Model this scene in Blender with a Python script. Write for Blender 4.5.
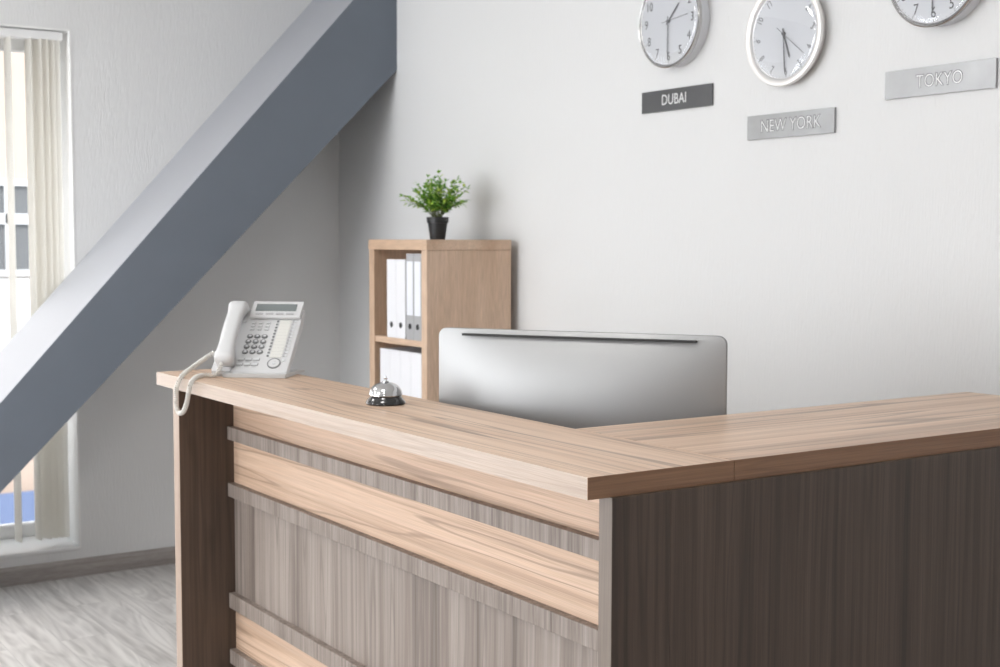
import bpy, bmesh, math, random
from math import sin, cos, pi, radians
from mathutils import Vector, Matrix

for o in list(bpy.data.objects):
    bpy.data.objects.remove(o)
scn = bpy.context.scene
COL = scn.collection

# ------------------------------------------------------------------ camera
cd = bpy.data.cameras.new('camera')
cam = bpy.data.objects.new('camera', cd)
COL.objects.link(cam)
cd.sensor_width = 36.0
cd.lens = 47.99
R_ = Vector((0.55111361, 0.83442788, 0.00197435))
U_ = Vector((-0.05882521, 0.03649178, 0.99760109))
D_ = Vector((-0.83235412, 0.54990769, -0.06919651))
cam.matrix_world = Matrix(((R_.x, U_.x, -D_.x, 0.0), (R_.y, U_.y, -D_.y, 0.0), (R_.z, U_.z, -D_.z, 1.5), (0, 0, 0, 1)))
cd.clip_start = 0.05
cd.clip_end = 200
cd.dof.use_dof = True
cd.dof.focus_distance = 2.5
cd.dof.aperture_fstop = 7.5
scn.camera = cam

# ------------------------------------------------------------------ world, sun, daylight
scn.view_settings.view_transform = 'Standard'
scn.view_settings.look = 'None'
scn.view_settings.gamma = 1.0
scn.view_settings.use_curve_mapping = False
scn.view_settings.exposure = 0.0
w = bpy.data.worlds.new('world')
scn.world = w
w.use_nodes = True
w.node_tree.nodes['Background'].inputs[0].default_value = (0.84, 0.92, 1.0, 1)
w.node_tree.nodes['Background'].inputs[1].default_value = 3.4


def add_sun(energy, direction, color):
    l = bpy.data.lights.new('sun', 'SUN')
    l.energy = energy
    l.angle = radians(1.0)
    l.color = color
    o = bpy.data.objects.new('sun', l)
    o.rotation_euler = Vector(direction).to_track_quat('-Z', 'Y').to_euler()
    o.location = (0, 0, 12)
    COL.objects.link(o)


def add_area(name, loc, direction, sx, sy, energy, color=(1, 1, 1), spread=180):
    l = bpy.data.lights.new(name, 'AREA')
    l.shape = 'RECTANGLE'
    l.size = sx
    l.size_y = sy
    l.energy = energy
    l.color = color
    l.spread = radians(spread)
    o = bpy.data.objects.new(name, l)
    o.location = loc
    o.rotation_euler = Vector(direction).to_track_quat('-Z', 'Z').to_euler()
    COL.objects.link(o)
    return o


add_sun(3.4, (-0.75, 0.15, -0.6), (1.0, 0.93, 0.86))
YF = -4.6                                     # front wall (the glazed side of the room)
WINS = [(-5.65, -4.30), (-4.10, -2.75), (-2.55, -1.20)]
for (a, b) in WINS:
    add_area('daylight', ((a + b) / 2, YF - 0.16, 1.45), (0, 1, 0), b - a - 0.06, 2.3, 68, (0.98, 0.985, 1.0))
add_area('daylight', (-6.42, 0.45, 1.28), (1, 0, 0), 1.4, 2.1, 30, (0.98, 0.985, 1.0))
add_area('daylight', (-6.42, -1.80, 1.28), (1, 0, 0), 1.7, 2.1, 100, (0.98, 0.985, 1.0))


PANELS = [(-4.4, -2.6), (-4.4, 0.2), (-1.9, -2.6), (-1.9, 0.4), (0.6, -1.2)]      # recessed square ceiling lights
for (a, b) in PANELS:
    add_area('ceiling_lamp', (a, b, 2.93), (0, 0, -1), 0.56, 0.56, 19, (1.0, 0.985, 0.96))


# ------------------------------------------------------------------ materials
def new_mat(name):
    m = bpy.data.materials.new(name)
    m.use_nodes = True
    nt = m.node_tree
    return m, nt, nt.nodes['Principled BSDF']


def srgb(r, g, b):
    def f(c):
        c /= 255.0
        return c / 12.92 if c <= 0.04045 else ((c + 0.055) / 1.055) ** 2.4
    return (f(r), f(g), f(b), 1)


def mat(name, col, rough=0.5, metal=0.0, spec=0.5, noise=0.0, nscale=30, coat=0.0):
    m, nt, p = new_mat(name)
    p.inputs['Base Color'].default_value = col
    p.inputs['Roughness'].default_value = rough
    p.inputs['Metallic'].default_value = metal
    p.inputs['Specular IOR Level'].default_value = spec
    p.inputs['Coat Weight'].default_value = coat
    tc = nt.nodes.new('ShaderNodeTexCoord')
    n = nt.nodes.new('ShaderNodeTexNoise')
    n.inputs['Scale'].default_value = nscale
    n.inputs['Detail'].default_value = 4
    nt.links.new(tc.outputs['Object'], n.inputs['Vector'])
    mx = nt.nodes.new('ShaderNodeMix')
    mx.data_type = 'RGBA'
    mx.blend_type = 'MULTIPLY'
    mx.inputs[0].default_value = noise
    mx.inputs[6].default_value = col
    nt.links.new(n.outputs['Fac'], mx.inputs[7])
    nt.links.new(mx.outputs[2], p.inputs['Base Color'])
    return m


def wood(name, cols, axis, across=60, along=1.6, rough=0.4, seed=0.0, streak=0.6, veins=42.0, vein=1.4, warpk=0.03, bump=0.02):
    """laminate wood; cols = light, mid, dark; axis = grain axis; streaks stretched along the grain"""
    m, nt, p = new_mat(name)
    N, L = nt.nodes, nt.links
    tc = N.new('ShaderNodeTexCoord')
    mp = N.new('ShaderNodeMapping')
    sc = [across, across, across]
    sc['XYZ'.index(axis)] = along
    mp.inputs['Scale'].default_value = sc
    mp.inputs['Location'].default_value = (seed, seed * 1.7, seed * 0.6)
    # a gentle waver of the grain
    warp = N.new('ShaderNodeTexNoise')
    warp.inputs['Scale'].default_value = 2.2
    warp.inputs['Detail'].default_value = 2
    L.new(tc.outputs['Object'], warp.inputs['Vector'])
    sub = N.new('ShaderNodeVectorMath'); sub.operation = 'SUBTRACT'
    sub.inputs[1].default_value = (0.5, 0.5, 0.5)
    L.new(warp.outputs['Color'], sub.inputs[0])
    scl = N.new('ShaderNodeVectorMath'); scl.operation = 'SCALE'
    scl.inputs['Scale'].default_value = warpk
    L.new(sub.outputs[0], scl.inputs[0])
    ad = N.new('ShaderNodeVectorMath'); ad.operation = 'ADD'
    L.new(tc.outputs['Object'], ad.inputs[0])
    L.new(scl.outputs[0], ad.inputs[1])
    L.new(ad.outputs[0], mp.inputs['Vector'])
    n1 = N.new('ShaderNodeTexNoise')
    n1.inputs['Scale'].default_value = 1.0
    n1.inputs['Detail'].default_value = 6
    n1.inputs['Roughness'].default_value = 0.62
    L.new(mp.outputs[0], n1.inputs['Vector'])
    mp2 = N.new('ShaderNodeMapping')
    sc2 = [across * 0.22] * 3
    sc2['XYZ'.index(axis)] = along * 0.45
    mp2.inputs['Scale'].default_value = sc2
    mp2.inputs['Location'].default_value = (seed * 2.1 + 5, seed + 3, seed * 0.3 + 9)
    L.new(ad.outputs[0], mp2.inputs['Vector'])
    n2 = N.new('ShaderNodeTexNoise')
    n2.inputs['Scale'].default_value = 1.0
    n2.inputs['Detail'].default_value = 5
    n2.inputs['Roughness'].default_value = 0.6
    L.new(mp2.outputs[0], n2.inputs['Vector'])
    r1 = N.new('ShaderNodeValToRGB')
    e = r1.color_ramp.elements
    e[0].position = 0.30; e[0].color = cols[2]
    e[1].position = 0.66; e[1].color = cols[0]
    k = e.new(0.47); k.color = cols[1]
    L.new(n1.outputs['Fac'], r1.inputs['Fac'])
    r2 = N.new('ShaderNodeValToRGB')
    e = r2.color_ramp.elements
    e[0].position = 0.34; e[0].color = cols[2]
    e[1].position = 0.60; e[1].color = cols[0]
    k = e.new(0.45); k.color = cols[1]
    L.new(n2.outputs['Fac'], r2.inputs['Fac'])
    mx = N.new('ShaderNodeMix'); mx.data_type = 'RGBA'
    mx.inputs[0].default_value = streak
    L.new(r2.outputs['Color'], mx.inputs[6])
    L.new(r1.outputs['Color'], mx.inputs[7])
    # thin dark veins: contour lines of a slow stretched noise
    mp3 = N.new('ShaderNodeMapping')
    sc3 = [across * 0.16] * 3
    sc3['XYZ'.index(axis)] = along * 0.55
    mp3.inputs['Scale'].default_value = sc3
    mp3.inputs['Location'].default_value = (seed + 11, seed * 1.3 + 4, seed * 2.3)
    L.new(ad.outputs[0], mp3.inputs['Vector'])
    n3 = N.new('ShaderNodeTexNoise'); n3.inputs['Scale'].default_value = 1.0; n3.inputs['Detail'].default_value = 1.5
    L.new(mp3.outputs[0], n3.inputs['Vector'])
    m1 = N.new('ShaderNodeMath'); m1.operation = 'MULTIPLY'; m1.inputs[1].default_value = veins
    L.new(n3.outputs['Fac'], m1.inputs[0])
    m2 = N.new('ShaderNodeMath'); m2.operation = 'SINE'
    L.new(m1.outputs[0], m2.inputs[0])
    mr = N.new('ShaderNodeMapRange')
    mr.inputs['From Min'].default_value = 0.90; mr.inputs['From Max'].default_value = 1.0
    mr.inputs['To Min'].default_value = 0.0; mr.inputs['To Max'].default_value = vein
    L.new(m2.outputs[0], mr.inputs['Value'])
    m3 = N.new('ShaderNodeMath'); m3.operation = 'MULTIPLY'
    L.new(mr.outputs[0], m3.inputs[0]); L.new(n2.outputs['Fac'], m3.inputs[1])
    mv = N.new('ShaderNodeMix'); mv.data_type = 'RGBA'
    L.new(m3.outputs[0], mv.inputs[0])
    L.new(mx.outputs[2], mv.inputs[6])
    mv.inputs[7].default_value = [c * 0.62 for c in cols[2][:3]] + [1]
    # very fine fibre
    mp4 = N.new('ShaderNodeMapping')
    sc4 = [across * 9] * 3
    sc4['XYZ'.index(axis)] = along * 9
    mp4.inputs['Scale'].default_value = sc4
    L.new(tc.outputs['Object'], mp4.inputs['Vector'])
    n4 = N.new('ShaderNodeTexNoise'); n4.inputs['Scale'].default_value = 1.0; n4.inputs['Detail'].default_value = 3
    L.new(mp4.outputs[0], n4.inputs['Vector'])
    mr4 = N.new('ShaderNodeMapRange')
    mr4.inputs['From Min'].default_value = 0.3; mr4.inputs['From Max'].default_value = 0.7
    mr4.inputs['To Min'].default_value = 0.84; mr4.inputs['To Max'].default_value = 1.1
    L.new(n4.outputs['Fac'], mr4.inputs['Value'])
    mf = N.new('ShaderNodeVectorMath'); mf.operation = 'SCALE'
    L.new(mv.outputs[2], mf.inputs[0]); L.new(mr4.outputs[0], mf.inputs['Scale'])
    L.new(mf.outputs[0], p.inputs['Base Color'])
    p.inputs['Roughness'].default_value = rough
    bp = N.new('ShaderNodeBump')
    bp.inputs['Strength'].default_value = bump * 5
    bp.inputs['Distance'].default_value = 0.0006
    L.new(n1.outputs['Fac'], bp.inputs['Height'])
    L.new(bp.outputs[0], p.inputs['Normal'])
    return m


LIGHT = (srgb(222, 196, 173), srgb(199, 168, 143), srgb(142, 113, 93))
GREY = (srgb(160, 149, 141), srgb(132, 120, 112), srgb(88, 77, 70))
M = {}
M['light_x'] = wood('light_walnut_lengthwise', LIGHT, 'X', across=64, along=0.55, seed=1.3, streak=0.55, warpk=0.018, vein=1.0)
M['light_x2'] = wood('light_walnut_band', (srgb(214, 188, 167), srgb(202, 172, 148), srgb(154, 126, 105)), 'X', across=70, along=0.55, seed=8.1, streak=0.6, warpk=0.016, vein=1.1)
M['edge_x'] = wood('pale_edging_lengthwise', (srgb(182, 166, 153), srgb(174, 156, 142), srgb(155, 134, 118)), 'X', across=90, along=1.0, seed=9.0, streak=0.6, warpk=0.01, vein=0.3)
M['edge_z'] = wood('pale_edging_upright', (srgb(183, 164, 150), srgb(174, 153, 138), srgb(158, 135, 119)), 'Z', across=60, along=1.0, seed=9.4, streak=0.6, warpk=0.005, vein=0.0)
M['edge_gz'] = wood('grey_edging_upright', (srgb(126, 115, 105), srgb(117, 105, 96), srgb(102, 91, 83)), 'Z', across=60, along=1.0, seed=7.4, streak=0.6, warpk=0.005, vein=0.0)
M['edge_y_shaded'] = wood('shaded_edging_lengthwise', (srgb(151, 114, 85), srgb(138, 100, 72), srgb(115, 80, 55)), 'Y', across=90, along=1.0, seed=3.0, streak=0.6, warpk=0.01, vein=0.4)  # same wood edging, browner and darker to stand for low light
M['light_y'] = wood('light_walnut_wing', LIGHT, 'Y', across=64, along=0.55, seed=4.2, streak=0.55, warpk=0.018, vein=1.0)
M['grey_z'] = wood('grey_walnut_upright', GREY, 'Z', across=75, along=0.9, seed=2.2, streak=0.55, rough=0.5, vein=0.5, warpk=0.012)
M['grey_z2'] = wood('grey_walnut_rail', GREY, 'Z', across=110, along=3.0, seed=6.2, streak=0.6, rough=0.5, vein=0.2, warpk=0.008)
M['grey_z_shaded'] = wood('grey_walnut_upright_shaded', (srgb(96, 78, 66), srgb(75, 60, 50), srgb(49, 37, 30)), 'Z', across=62, along=0.8, seed=3.7, streak=0.6, rough=0.5, vein=0.5, warpk=0.014)  # grey walnut again, with the shade of its faces put into the colour
M['oak'] = wood('pale_oak', (srgb(220, 192, 168), srgb(206, 176, 150), srgb(188, 154, 127)), 'Z', across=26, along=1.5, seed=5.0, streak=0.35, rough=0.45, vein=0.2)
M['oak_x'] = wood('pale_oak_lengthwise', (srgb(220, 192, 168), srgb(206, 176, 150), srgb(192, 158, 131)), 'X', across=26, along=1.5, seed=5.6, streak=0.35, rough=0.45, vein=0.2)
M['chrome'] = mat('chrome', (0.62, 0.62, 0.63, 1), 0.06, 1.0)
M['steel'] = mat('brushed_steel', (0.60, 0.59, 0.58, 1), 0.20, 1.0, noise=0.25, nscale=60)
M['plate'] = mat('satin_steel_plate', (0.43, 0.43, 0.435, 1), 0.36, 1.0, noise=0.3, nscale=14)
M['plate_dark_reflection'] = mat('steel_plate_dark_reflection', (0.16, 0.16, 0.165, 1), 0.34, 1.0, noise=0.35, nscale=10)  # same steel as the other plates, dark reflection put into its colour
M['letter_bright'] = mat('bright_engraving', (0.80, 0.80, 0.80, 1), 0.4, 0.3)
M['letter_shadow'] = mat('engraving_shadow', (0.10, 0.10, 0.10, 1), 0.5, 0.2)  # dark behind the letters, painting the shadow along their engraved edges
M['ring_white'] = mat('satin_silver_ring', (0.90, 0.88, 0.86, 1), 0.38, 0.55)
M['dial'] = mat('dial_white', (0.74, 0.75, 0.78, 1), 0.6)
M['ink'] = mat('dial_ink', (0.05, 0.05, 0.055, 1), 0.5)
M['ink_grey'] = mat('dial_grey_ink', (0.12, 0.12, 0.13, 1), 0.4)
M['alu'] = mat('matt_aluminium', (0.35, 0.35, 0.35, 1), 0.48, 0.8)
M['alu_rim'] = mat('aluminium_rim', (0.80, 0.80, 0.80, 1), 0.3, 0.8)
M['black'] = mat('black_plastic', (0.015, 0.015, 0.016, 1), 0.35)
M['bell_black'] = mat('black_enamel', (0.012, 0.012, 0.013, 1), 0.18, coat=0.5)
M['pot'] = mat('black_pot', (0.018, 0.018, 0.020, 1), 0.45)
M['soil'] = mat('soil', (0.03, 0.02, 0.014, 1), 0.9, noise=0.8, nscale=120)
M['stem'] = mat('stem_green', (0.10, 0.13, 0.03, 1), 0.6)
M['phone'] = mat('pale_grey_plastic', (0.58, 0.58, 0.585, 1), 0.38)
M['phone_stand'] = mat('darker_grey_plastic', (0.50, 0.50, 0.50, 1), 0.4)
M['phone_dk'] = mat('grey_plastic', (0.42, 0.42, 0.43, 1), 0.45)
M['phone_gap'] = mat('key_gap_grey', (0.25, 0.25, 0.25, 1), 0.6)
M['phone_key'] = mat('key_plastic', (0.20, 0.205, 0.21, 1), 0.35)
M['phone_key_top'] = mat('key_number_white', (0.62, 0.63, 0.64, 1), 0.4)
M['strip'] = mat('paper_label_strip', (0.66, 0.655, 0.62, 1), 0.6)
M['lcd'] = mat('lcd_grey', (0.17, 0.19, 0.19, 1), 0.2)
M['cord'] = mat('cord_plastic', (0.70, 0.68, 0.64, 1), 0.4)
M['white_card'] = mat('white_binder_card', (0.84, 0.84, 0.87, 1), 0.55)
M['grey_card'] = mat('grey_binder_card', (0.42, 0.42, 0.43, 1), 0.55)
M['label'] = mat('binder_label_paper', (0.84, 0.86, 0.92, 1), 0.6)
M['dark'] = mat('dark_hole', (0.02, 0.02, 0.02, 1), 0.6)
M['upvc'] = mat('white_window_plastic', (0.84, 0.84, 0.84, 1), 0.4)
M['reveal'] = mat('white_painted_reveal', (0.86, 0.86, 0.85, 1), 0.6)
M['ceiling'] = mat('ceiling_white', (0.82, 0.82, 0.81, 1), 0.8)
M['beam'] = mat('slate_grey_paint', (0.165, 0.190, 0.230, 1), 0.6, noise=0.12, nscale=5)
M['beam_top_lit'] = mat('slate_grey_paint_lit', (0.43, 0.44, 0.475, 1), 0.6)  # beam's own paint made paler: light on the top put into colour
M['outside_wall'] = mat('facade_render', (0.46, 0.36, 0.295, 1), 0.9, noise=0.1, nscale=2)
M['outside_white'] = mat('facade_trim', (0.55, 0.55, 0.55, 1), 0.8)
M['outside_glass'] = mat('facade_window_dark', (0.10, 0.103, 0.107, 1), 0.5)
M['outside_blue'] = mat('blue_boarding', (0.115, 0.155, 0.27, 1), 0.6)
M['ground'] = mat('outside_paving', (0.35, 0.34, 0.33, 1), 0.9, noise=0.3, nscale=3)


def make_wall_mat(name, col):
    m, nt, p = new_mat(name)
    N, L = nt.nodes, nt.links
    tc = N.new('ShaderNodeTexCoord')
    mp = N.new('ShaderNodeMapping')
    mp.inputs['Scale'].default_value = (240, 240, 24)
    L.new(tc.outputs['Object'], mp.inputs['Vector'])
    n = N.new('ShaderNodeTexNoise')
    n.inputs['Scale'].default_value = 1
    n.inputs['Detail'].default_value = 5
    n.inputs['Roughness'].default_value = 0.6
    L.new(mp.outputs[0], n.inputs['Vector'])
    bp = N.new('ShaderNodeBump')
    bp.inputs['Strength'].default_value = 0.75
    bp.inputs['Distance'].default_value = 0.003
    L.new(n.outputs['Fac'], bp.inputs['Height'])
    L.new(bp.outputs[0], p.inputs['Normal'])
    p.inputs['Base Color'].default_value = col
    p.inputs['Roughness'].default_value = 0.75
    p.inputs['Specular IOR Level'].default_value = 0.25
    return m


M['wall'] = make_wall_mat('ribbed_wallpaper', (0.765, 0.767, 0.768, 1))


def make_floor_mat(name):
    m, nt, p = new_mat(name)
    N, L = nt.nodes, nt.links
    tc = N.new('ShaderNodeTexCoord')
    br = N.new('ShaderNodeTexBrick')
    br.offset = 0.37
    br.inputs['Scale'].default_value = 1.0
    br.inputs['Brick Width'].default_value = 1.25
    br.inputs['Row Height'].default_value = 0.19
    br.inputs['Mortar Size'].default_value = 0.0012
    br.inputs['Mortar Smooth'].default_value = 0.0
    br.inputs['Color1'].default_value = (0.25, 0.25, 0.25, 1)
    br.inputs['Color2'].default_value = (0.95, 0.95, 0.95, 1)
    br.inputs['Mortar'].default_value = (0.0, 0.0, 0.0, 1)
    L.new(tc.outputs['Object'], br.inputs['Vector'])
    # every plank shifts the grain
    mul = N.new('ShaderNodeVectorMath'); mul.operation = 'SCALE'
    mul.inputs['Scale'].default_value = 7.0
    L.new(br.outputs['Color'], mul.inputs[0])
    ad = N.new('ShaderNodeVectorMath'); ad.operation = 'ADD'
    L.new(tc.outputs['Object'], ad.inputs[0])
    L.new(mul.outputs[0], ad.inputs[1])
    mp = N.new('ShaderNodeMapping')
    mp.inputs['Scale'].default_value = (0.7, 4.2, 1.0)
    L.new(ad.outputs[0], mp.inputs['Vector'])
    wv = N.new('ShaderNodeTexNoise')
    wv.inputs['Scale'].default_value = 1.4
    wv.inputs['Detail'].default_value = 2
    wv.inputs['Distortion'].default_value = 1.6
    L.new(mp.outputs[0], wv.inputs['Vector'])
    # contour the noise into growth rings
    ml = N.new('ShaderNodeMath'); ml.operation = 'MULTIPLY'; ml.inputs[1].default_value = 45
    L.new(wv.outputs['Fac'], ml.inputs[0])
    sn = N.new('ShaderNodeMath'); sn.operation = 'SINE'
    L.new(ml.outputs[0], sn.inputs[0])
    n2 = N.new('ShaderNodeTexNoise')
    mp2 = N.new('ShaderNodeMapping'); mp2.inputs['Scale'].default_value = (2.5, 38, 1)
    L.new(ad.outputs[0], mp2.inputs['Vector'])
    L.new(mp2.outputs[0], n2.inputs['Vector'])
    n2.inputs['Scale'].default_value = 1.0
    n2.inputs['Detail'].default_value = 5
    mm = N.new('ShaderNodeMath'); mm.operation = 'MULTIPLY_ADD'
    mm.inputs[1].default_value = 0.09
    L.new(sn.outputs[0], mm.inputs[0])
    L.new(n2.outputs['Fac'], mm.inputs[2])
    ma = N.new('ShaderNodeMath'); ma.operation = 'MULTIPLY_ADD'
    ma.inputs[1].default_value = 0.55
    L.new(wv.outputs['Fac'], ma.inputs[0])
    L.new(mm.outputs[0], ma.inputs[2])
    rp = N.new('ShaderNodeValToRGB')
    e = rp.color_ramp.elements
    e[0].position = 0.42; e[0].color = srgb(178, 174, 171)
    e[1].position = 1.0; e[1].color = srgb(234, 231, 228)
    L.new(ma.outputs[0], rp.inputs['Fac'])
    mx = N.new('ShaderNodeMix'); mx.data_type = 'RGBA'; mx.blend_type = 'MULTIPLY'
    mx.inputs[0].default_value = 0.22
    L.new(rp.outputs['Color'], mx.inputs[6])
    L.new(br.outputs['Color'], mx.inputs[7])
    L.new(mx.outputs[2], p.inputs['Base Color'])
    p.inputs['Roughness'].default_value = 0.42
    return m


M['floor'] = make_floor_mat('grey_oak_laminate')
M['base'] = wood('grey_oak_skirting', (srgb(178, 172, 168), srgb(158, 151, 147), srgb(128, 121, 117)), 'Y', across=40, along=2.5, seed=2.0, rough=0.5, vein=0.0)


def glass_mat(name, gloss=1.0, rough=0.0, tint=(1, 1, 1, 1)):
    m = bpy.data.materials.new(name)
    m.use_nodes = True
    nt = m.node_tree
    nt.nodes.clear()
    out = nt.nodes.new('ShaderNodeOutputMaterial')
    tr = nt.nodes.new('ShaderNodeBsdfTransparent')
    tr.inputs[0].default_value = tint
    gl = nt.nodes.new('ShaderNodeBsdfGlossy')
    gl.inputs['Roughness'].default_value = rough
    fr = nt.nodes.new('ShaderNodeFresnel')
    fr.inputs[0].default_value = 1.5
    mu = nt.nodes.new('ShaderNodeMath'); mu.operation = 'MULTIPLY'
    mu.inputs[1].default_value = gloss
    nt.links.new(fr.outputs[0], mu.inputs[0])
    mx = nt.nodes.new('ShaderNodeMixShader')
    nt.links.new(mu.outputs[0], mx.inputs[0])
    nt.links.new(tr.outputs[0], mx.inputs[1])
    nt.links.new(gl.outputs[0], mx.inputs[2])
    nt.links.new(mx.outputs[0], out.inputs[0])
    return m


M['glass'] = glass_mat('window_glass', 0.8)
M['clock_glass'] = glass_mat('clock_glass', 3.0, 0.03)


def leaf_mat():
    m, nt, p = new_mat('leaf_green')
    N, L = nt.nodes, nt.links
    tc = N.new('ShaderNodeTexCoord')
    n = N.new('ShaderNodeTexNoise')
    n.inputs['Scale'].default_value = 45
    L.new(tc.outputs['Object'], n.inputs['Vector'])
    rp = N.new('ShaderNodeValToRGB')
    e = rp.color_ramp.elements
    e[0].position = 0.36; e[0].color = (0.05, 0.16, 0.02, 1)
    e[1].position = 0.66; e[1].color = (0.50, 0.62, 0.10, 1)
    k = e.new(0.52); k.color = (0.19, 0.44, 0.045, 1)
    L.new(n.outputs['Fac'], rp.inputs['Fac'])
    L.new(rp.outputs[0], p.inputs['Base Color'])
    p.inputs['Roughness'].default_value = 0.45
    p.inputs['Subsurface Weight'].default_value = 0.0
    return m


M['leaf'] = leaf_mat()


# ------------------------------------------------------------------ helpers
def obj(name, bm, m, parent=None, smooth=False, bevel=0.0, seg=2, autos=True):
    me = bpy.data.meshes.new(name)
    bmesh.ops.recalc_face_normals(bm, faces=bm.faces)
    bm.to_mesh(me)
    bm.free()
    if isinstance(m, (list, tuple)):
        for x in m:
            me.materials.append(x)
    else:
        me.materials.append(m)
    o = bpy.data.objects.new(name, me)
    COL.objects.link(o)
    if parent is not None:
        o.parent = parent
    if smooth:
        for pl in me.polygons:
            pl.use_smooth = True
        if autos:
            try:
                me.set_sharp_from_angle(angle=radians(40))
            except Exception:
                pass
    if bevel > 0:
        b = o.modifiers.new('Bevel', 'BEVEL')
        b.width = bevel
        b.segments = seg
        b.limit_method = 'ANGLE'
        b.angle_limit = radians(35)
    return o


def tag(o, label=None, cat=None, group=None, kind=None):
    if label: o['label'] = label
    if cat: o['category'] = cat
    if group: o['group'] = group
    if kind: o['kind'] = kind
    return o


def thing(name, label, cat, loc=(0, 0, 0), rotz=0.0, group=None):
    o = bpy.data.objects.new(name, None)
    o.empty_display_size = 0.1
    COL.objects.link(o)
    o.location = loc
    o.rotation_euler = (0, 0, rotz)
    return tag(o, label, cat, group)


def box(bm, x0, x1, y0, y1, z0, z1, mi=0, mtx=None):
    vs = [bm.verts.new((x, y, z)) for z in (z0, z1) for y in (y0, y1) for x in (x0, x1)]
    if mtx is not None:
        for v in vs:
            v.co = mtx @ v.co
    for f in ((0, 1, 3, 2), (4, 5, 7, 6), (0, 1, 5, 4), (2, 3, 7, 6), (0, 2, 6, 4), (1, 3, 7, 5)):
        fc = bm.faces.new([vs[i] for i in f])
        fc.material_index = mi
    return vs


def bx(x0, x1, y0, y1, z0, z1):
    bm = bmesh.new()
    box(bm, x0, x1, y0, y1, z0, z1)
    return bm


def extrude_poly(pts, axis, a, b, bm=None, mi=0):
    """polygon pts (u, v) swept along axis from a to b. axis X: (y,z); Y: (x,z); Z: (x,y)"""
    bm = bm or bmesh.new()
    def P(u, v, t):
        return {'X': (t, u, v), 'Y': (u, t, v), 'Z': (u, v, t)}[axis]
    A = [bm.verts.new(P(u, v, a)) for u, v in pts]
    B = [bm.verts.new(P(u, v, b)) for u, v in pts]
    n = len(pts)
    bm.faces.new(A).material_index = mi
    bm.faces.new(B[::-1]).material_index = mi
    for i in range(n):
        bm.faces.new((A[i], A[(i + 1) % n], B[(i + 1) % n], B[i])).material_index = mi
    return bm


def lathe(profile, segs=48, bm=None, mtx=None):
    """profile (r, z) about Z"""
    bm = bm or bmesh.new()
    rings = []
    for r, z in profile:
        if r < 1e-6:
            rings.append([bm.verts.new((0, 0, z))])
        else:
            rings.append([bm.verts.new((r * cos(2 * pi * i / segs), r * sin(2 * pi * i / segs), z)) for i in range(segs)])
    for a, b in zip(rings, rings[1:]):
        for i in range(segs):
            j = (i + 1) % segs
            if len(a) == 1 and len(b) == 1:
                continue
            if len(a) == 1:
                bm.faces.new((a[0], b[i], b[j]))
            elif len(b) == 1:
                bm.faces.new((a[i], a[j], b[0]))
            else:
                bm.faces.new((a[i], a[j], b[j], b[i]))
    if mtx is not None:
        for ring in rings:
            for v in ring:
                v.co = mtx @ v.co
    return bm


def tube(pts, rad, segs=8, bm=None, cap=True):
    bm = bm or bmesh.new()
    pts = [Vector(p) for p in pts]
    n = len(pts)
    prev = None
    rings = []
    for i, p in enumerate(pts):
        t = (pts[min(i + 1, n - 1)] - pts[max(i - 1, 0)]).normalized()
        if prev is None:
            ref = Vector((0, 0, 1)) if abs(t.z) < 0.9 else Vector((1, 0, 0))
            a = t.cross(ref).normalized()
        else:
            a = (prev - t * prev.dot(t)).normalized()
        prev = a
        b = t.cross(a)
        r = rad[i] if isinstance(rad, (list, tuple)) else rad
        rings.append([bm.verts.new(p + a * (r * cos(2 * pi * k / segs)) + b * (r * sin(2 * pi * k / segs))) for k in range(segs)])
    for A, B in zip(rings, rings[1:]):
        for k in range(segs):
            bm.faces.new((A[k], A[(k + 1) % segs], B[(k + 1) % segs], B[k]))
    if cap:
        bm.faces.new(rings[0])
        bm.faces.new(rings[-1][::-1])
    return bm


def catmull(pts, per=12):
    pts = [Vector(p) for p in pts]
    P = [pts[0] * 2 - pts[1]] + pts + [pts[-1] * 2 - pts[-2]]
    out = []
    for i in range(1, len(P) - 2):
        for k in range(per):
            t = k / per
            a, b, c, d = P[i - 1], P[i], P[i + 1], P[i + 2]
            out.append(0.5 * ((2 * b) + (c - a) * t + (2 * a - 5 * b + 4 * c - d) * t * t + (3 * b - a - 3 * c + d) * t ** 3))
    out.append(pts[-1])
    return out


def rrect(w, h, r, seg=6):
    pts = []
    for cx, cy, a0 in ((w / 2 - r, h / 2 - r, 0), (-w / 2 + r, h / 2 - r, 90), (-w / 2 + r, -h / 2 + r, 180), (w / 2 - r, -h / 2 + r, 270)):
        for i in range(seg + 1):
            a = radians(a0 + 90 * i / seg)
            pts.append((cx + r * cos(a), cy + r * sin(a)))
    return pts


def text_bm(s, size, depth, bm=None, mtx=None, spacing=1.0, fat=0.0):
    cu = bpy.data.curves.new('lettering', 'FONT')
    cu.body = s
    cu.size = size
    cu.extrude = depth
    cu.offset = fat
    cu.align_x = 'CENTER'
    cu.align_y = 'CENTER'
    cu.space_character = spacing
    cu.resolution_u = 4
    t = bpy.data.objects.new('lettering', cu)
    COL.objects.link(t)
    bpy.context.view_layer.update()
    me = bpy.data.meshes.new_from_object(t.evaluated_get(bpy.context.evaluated_depsgraph_get()))
    bpy.data.objects.remove(t)
    bpy.data.curves.remove(cu)
    if mtx is not None:
        me.transform(mtx)
    bm = bm or bmesh.new()
    bm.from_mesh(me)
    bpy.data.meshes.remove(me)
    return bm


def struct(name, bm, m, parent=None, **k):
    o = obj(name, bm, m, parent, **k)
    if parent is None:
        o['kind'] = 'structure'
    return o


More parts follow.
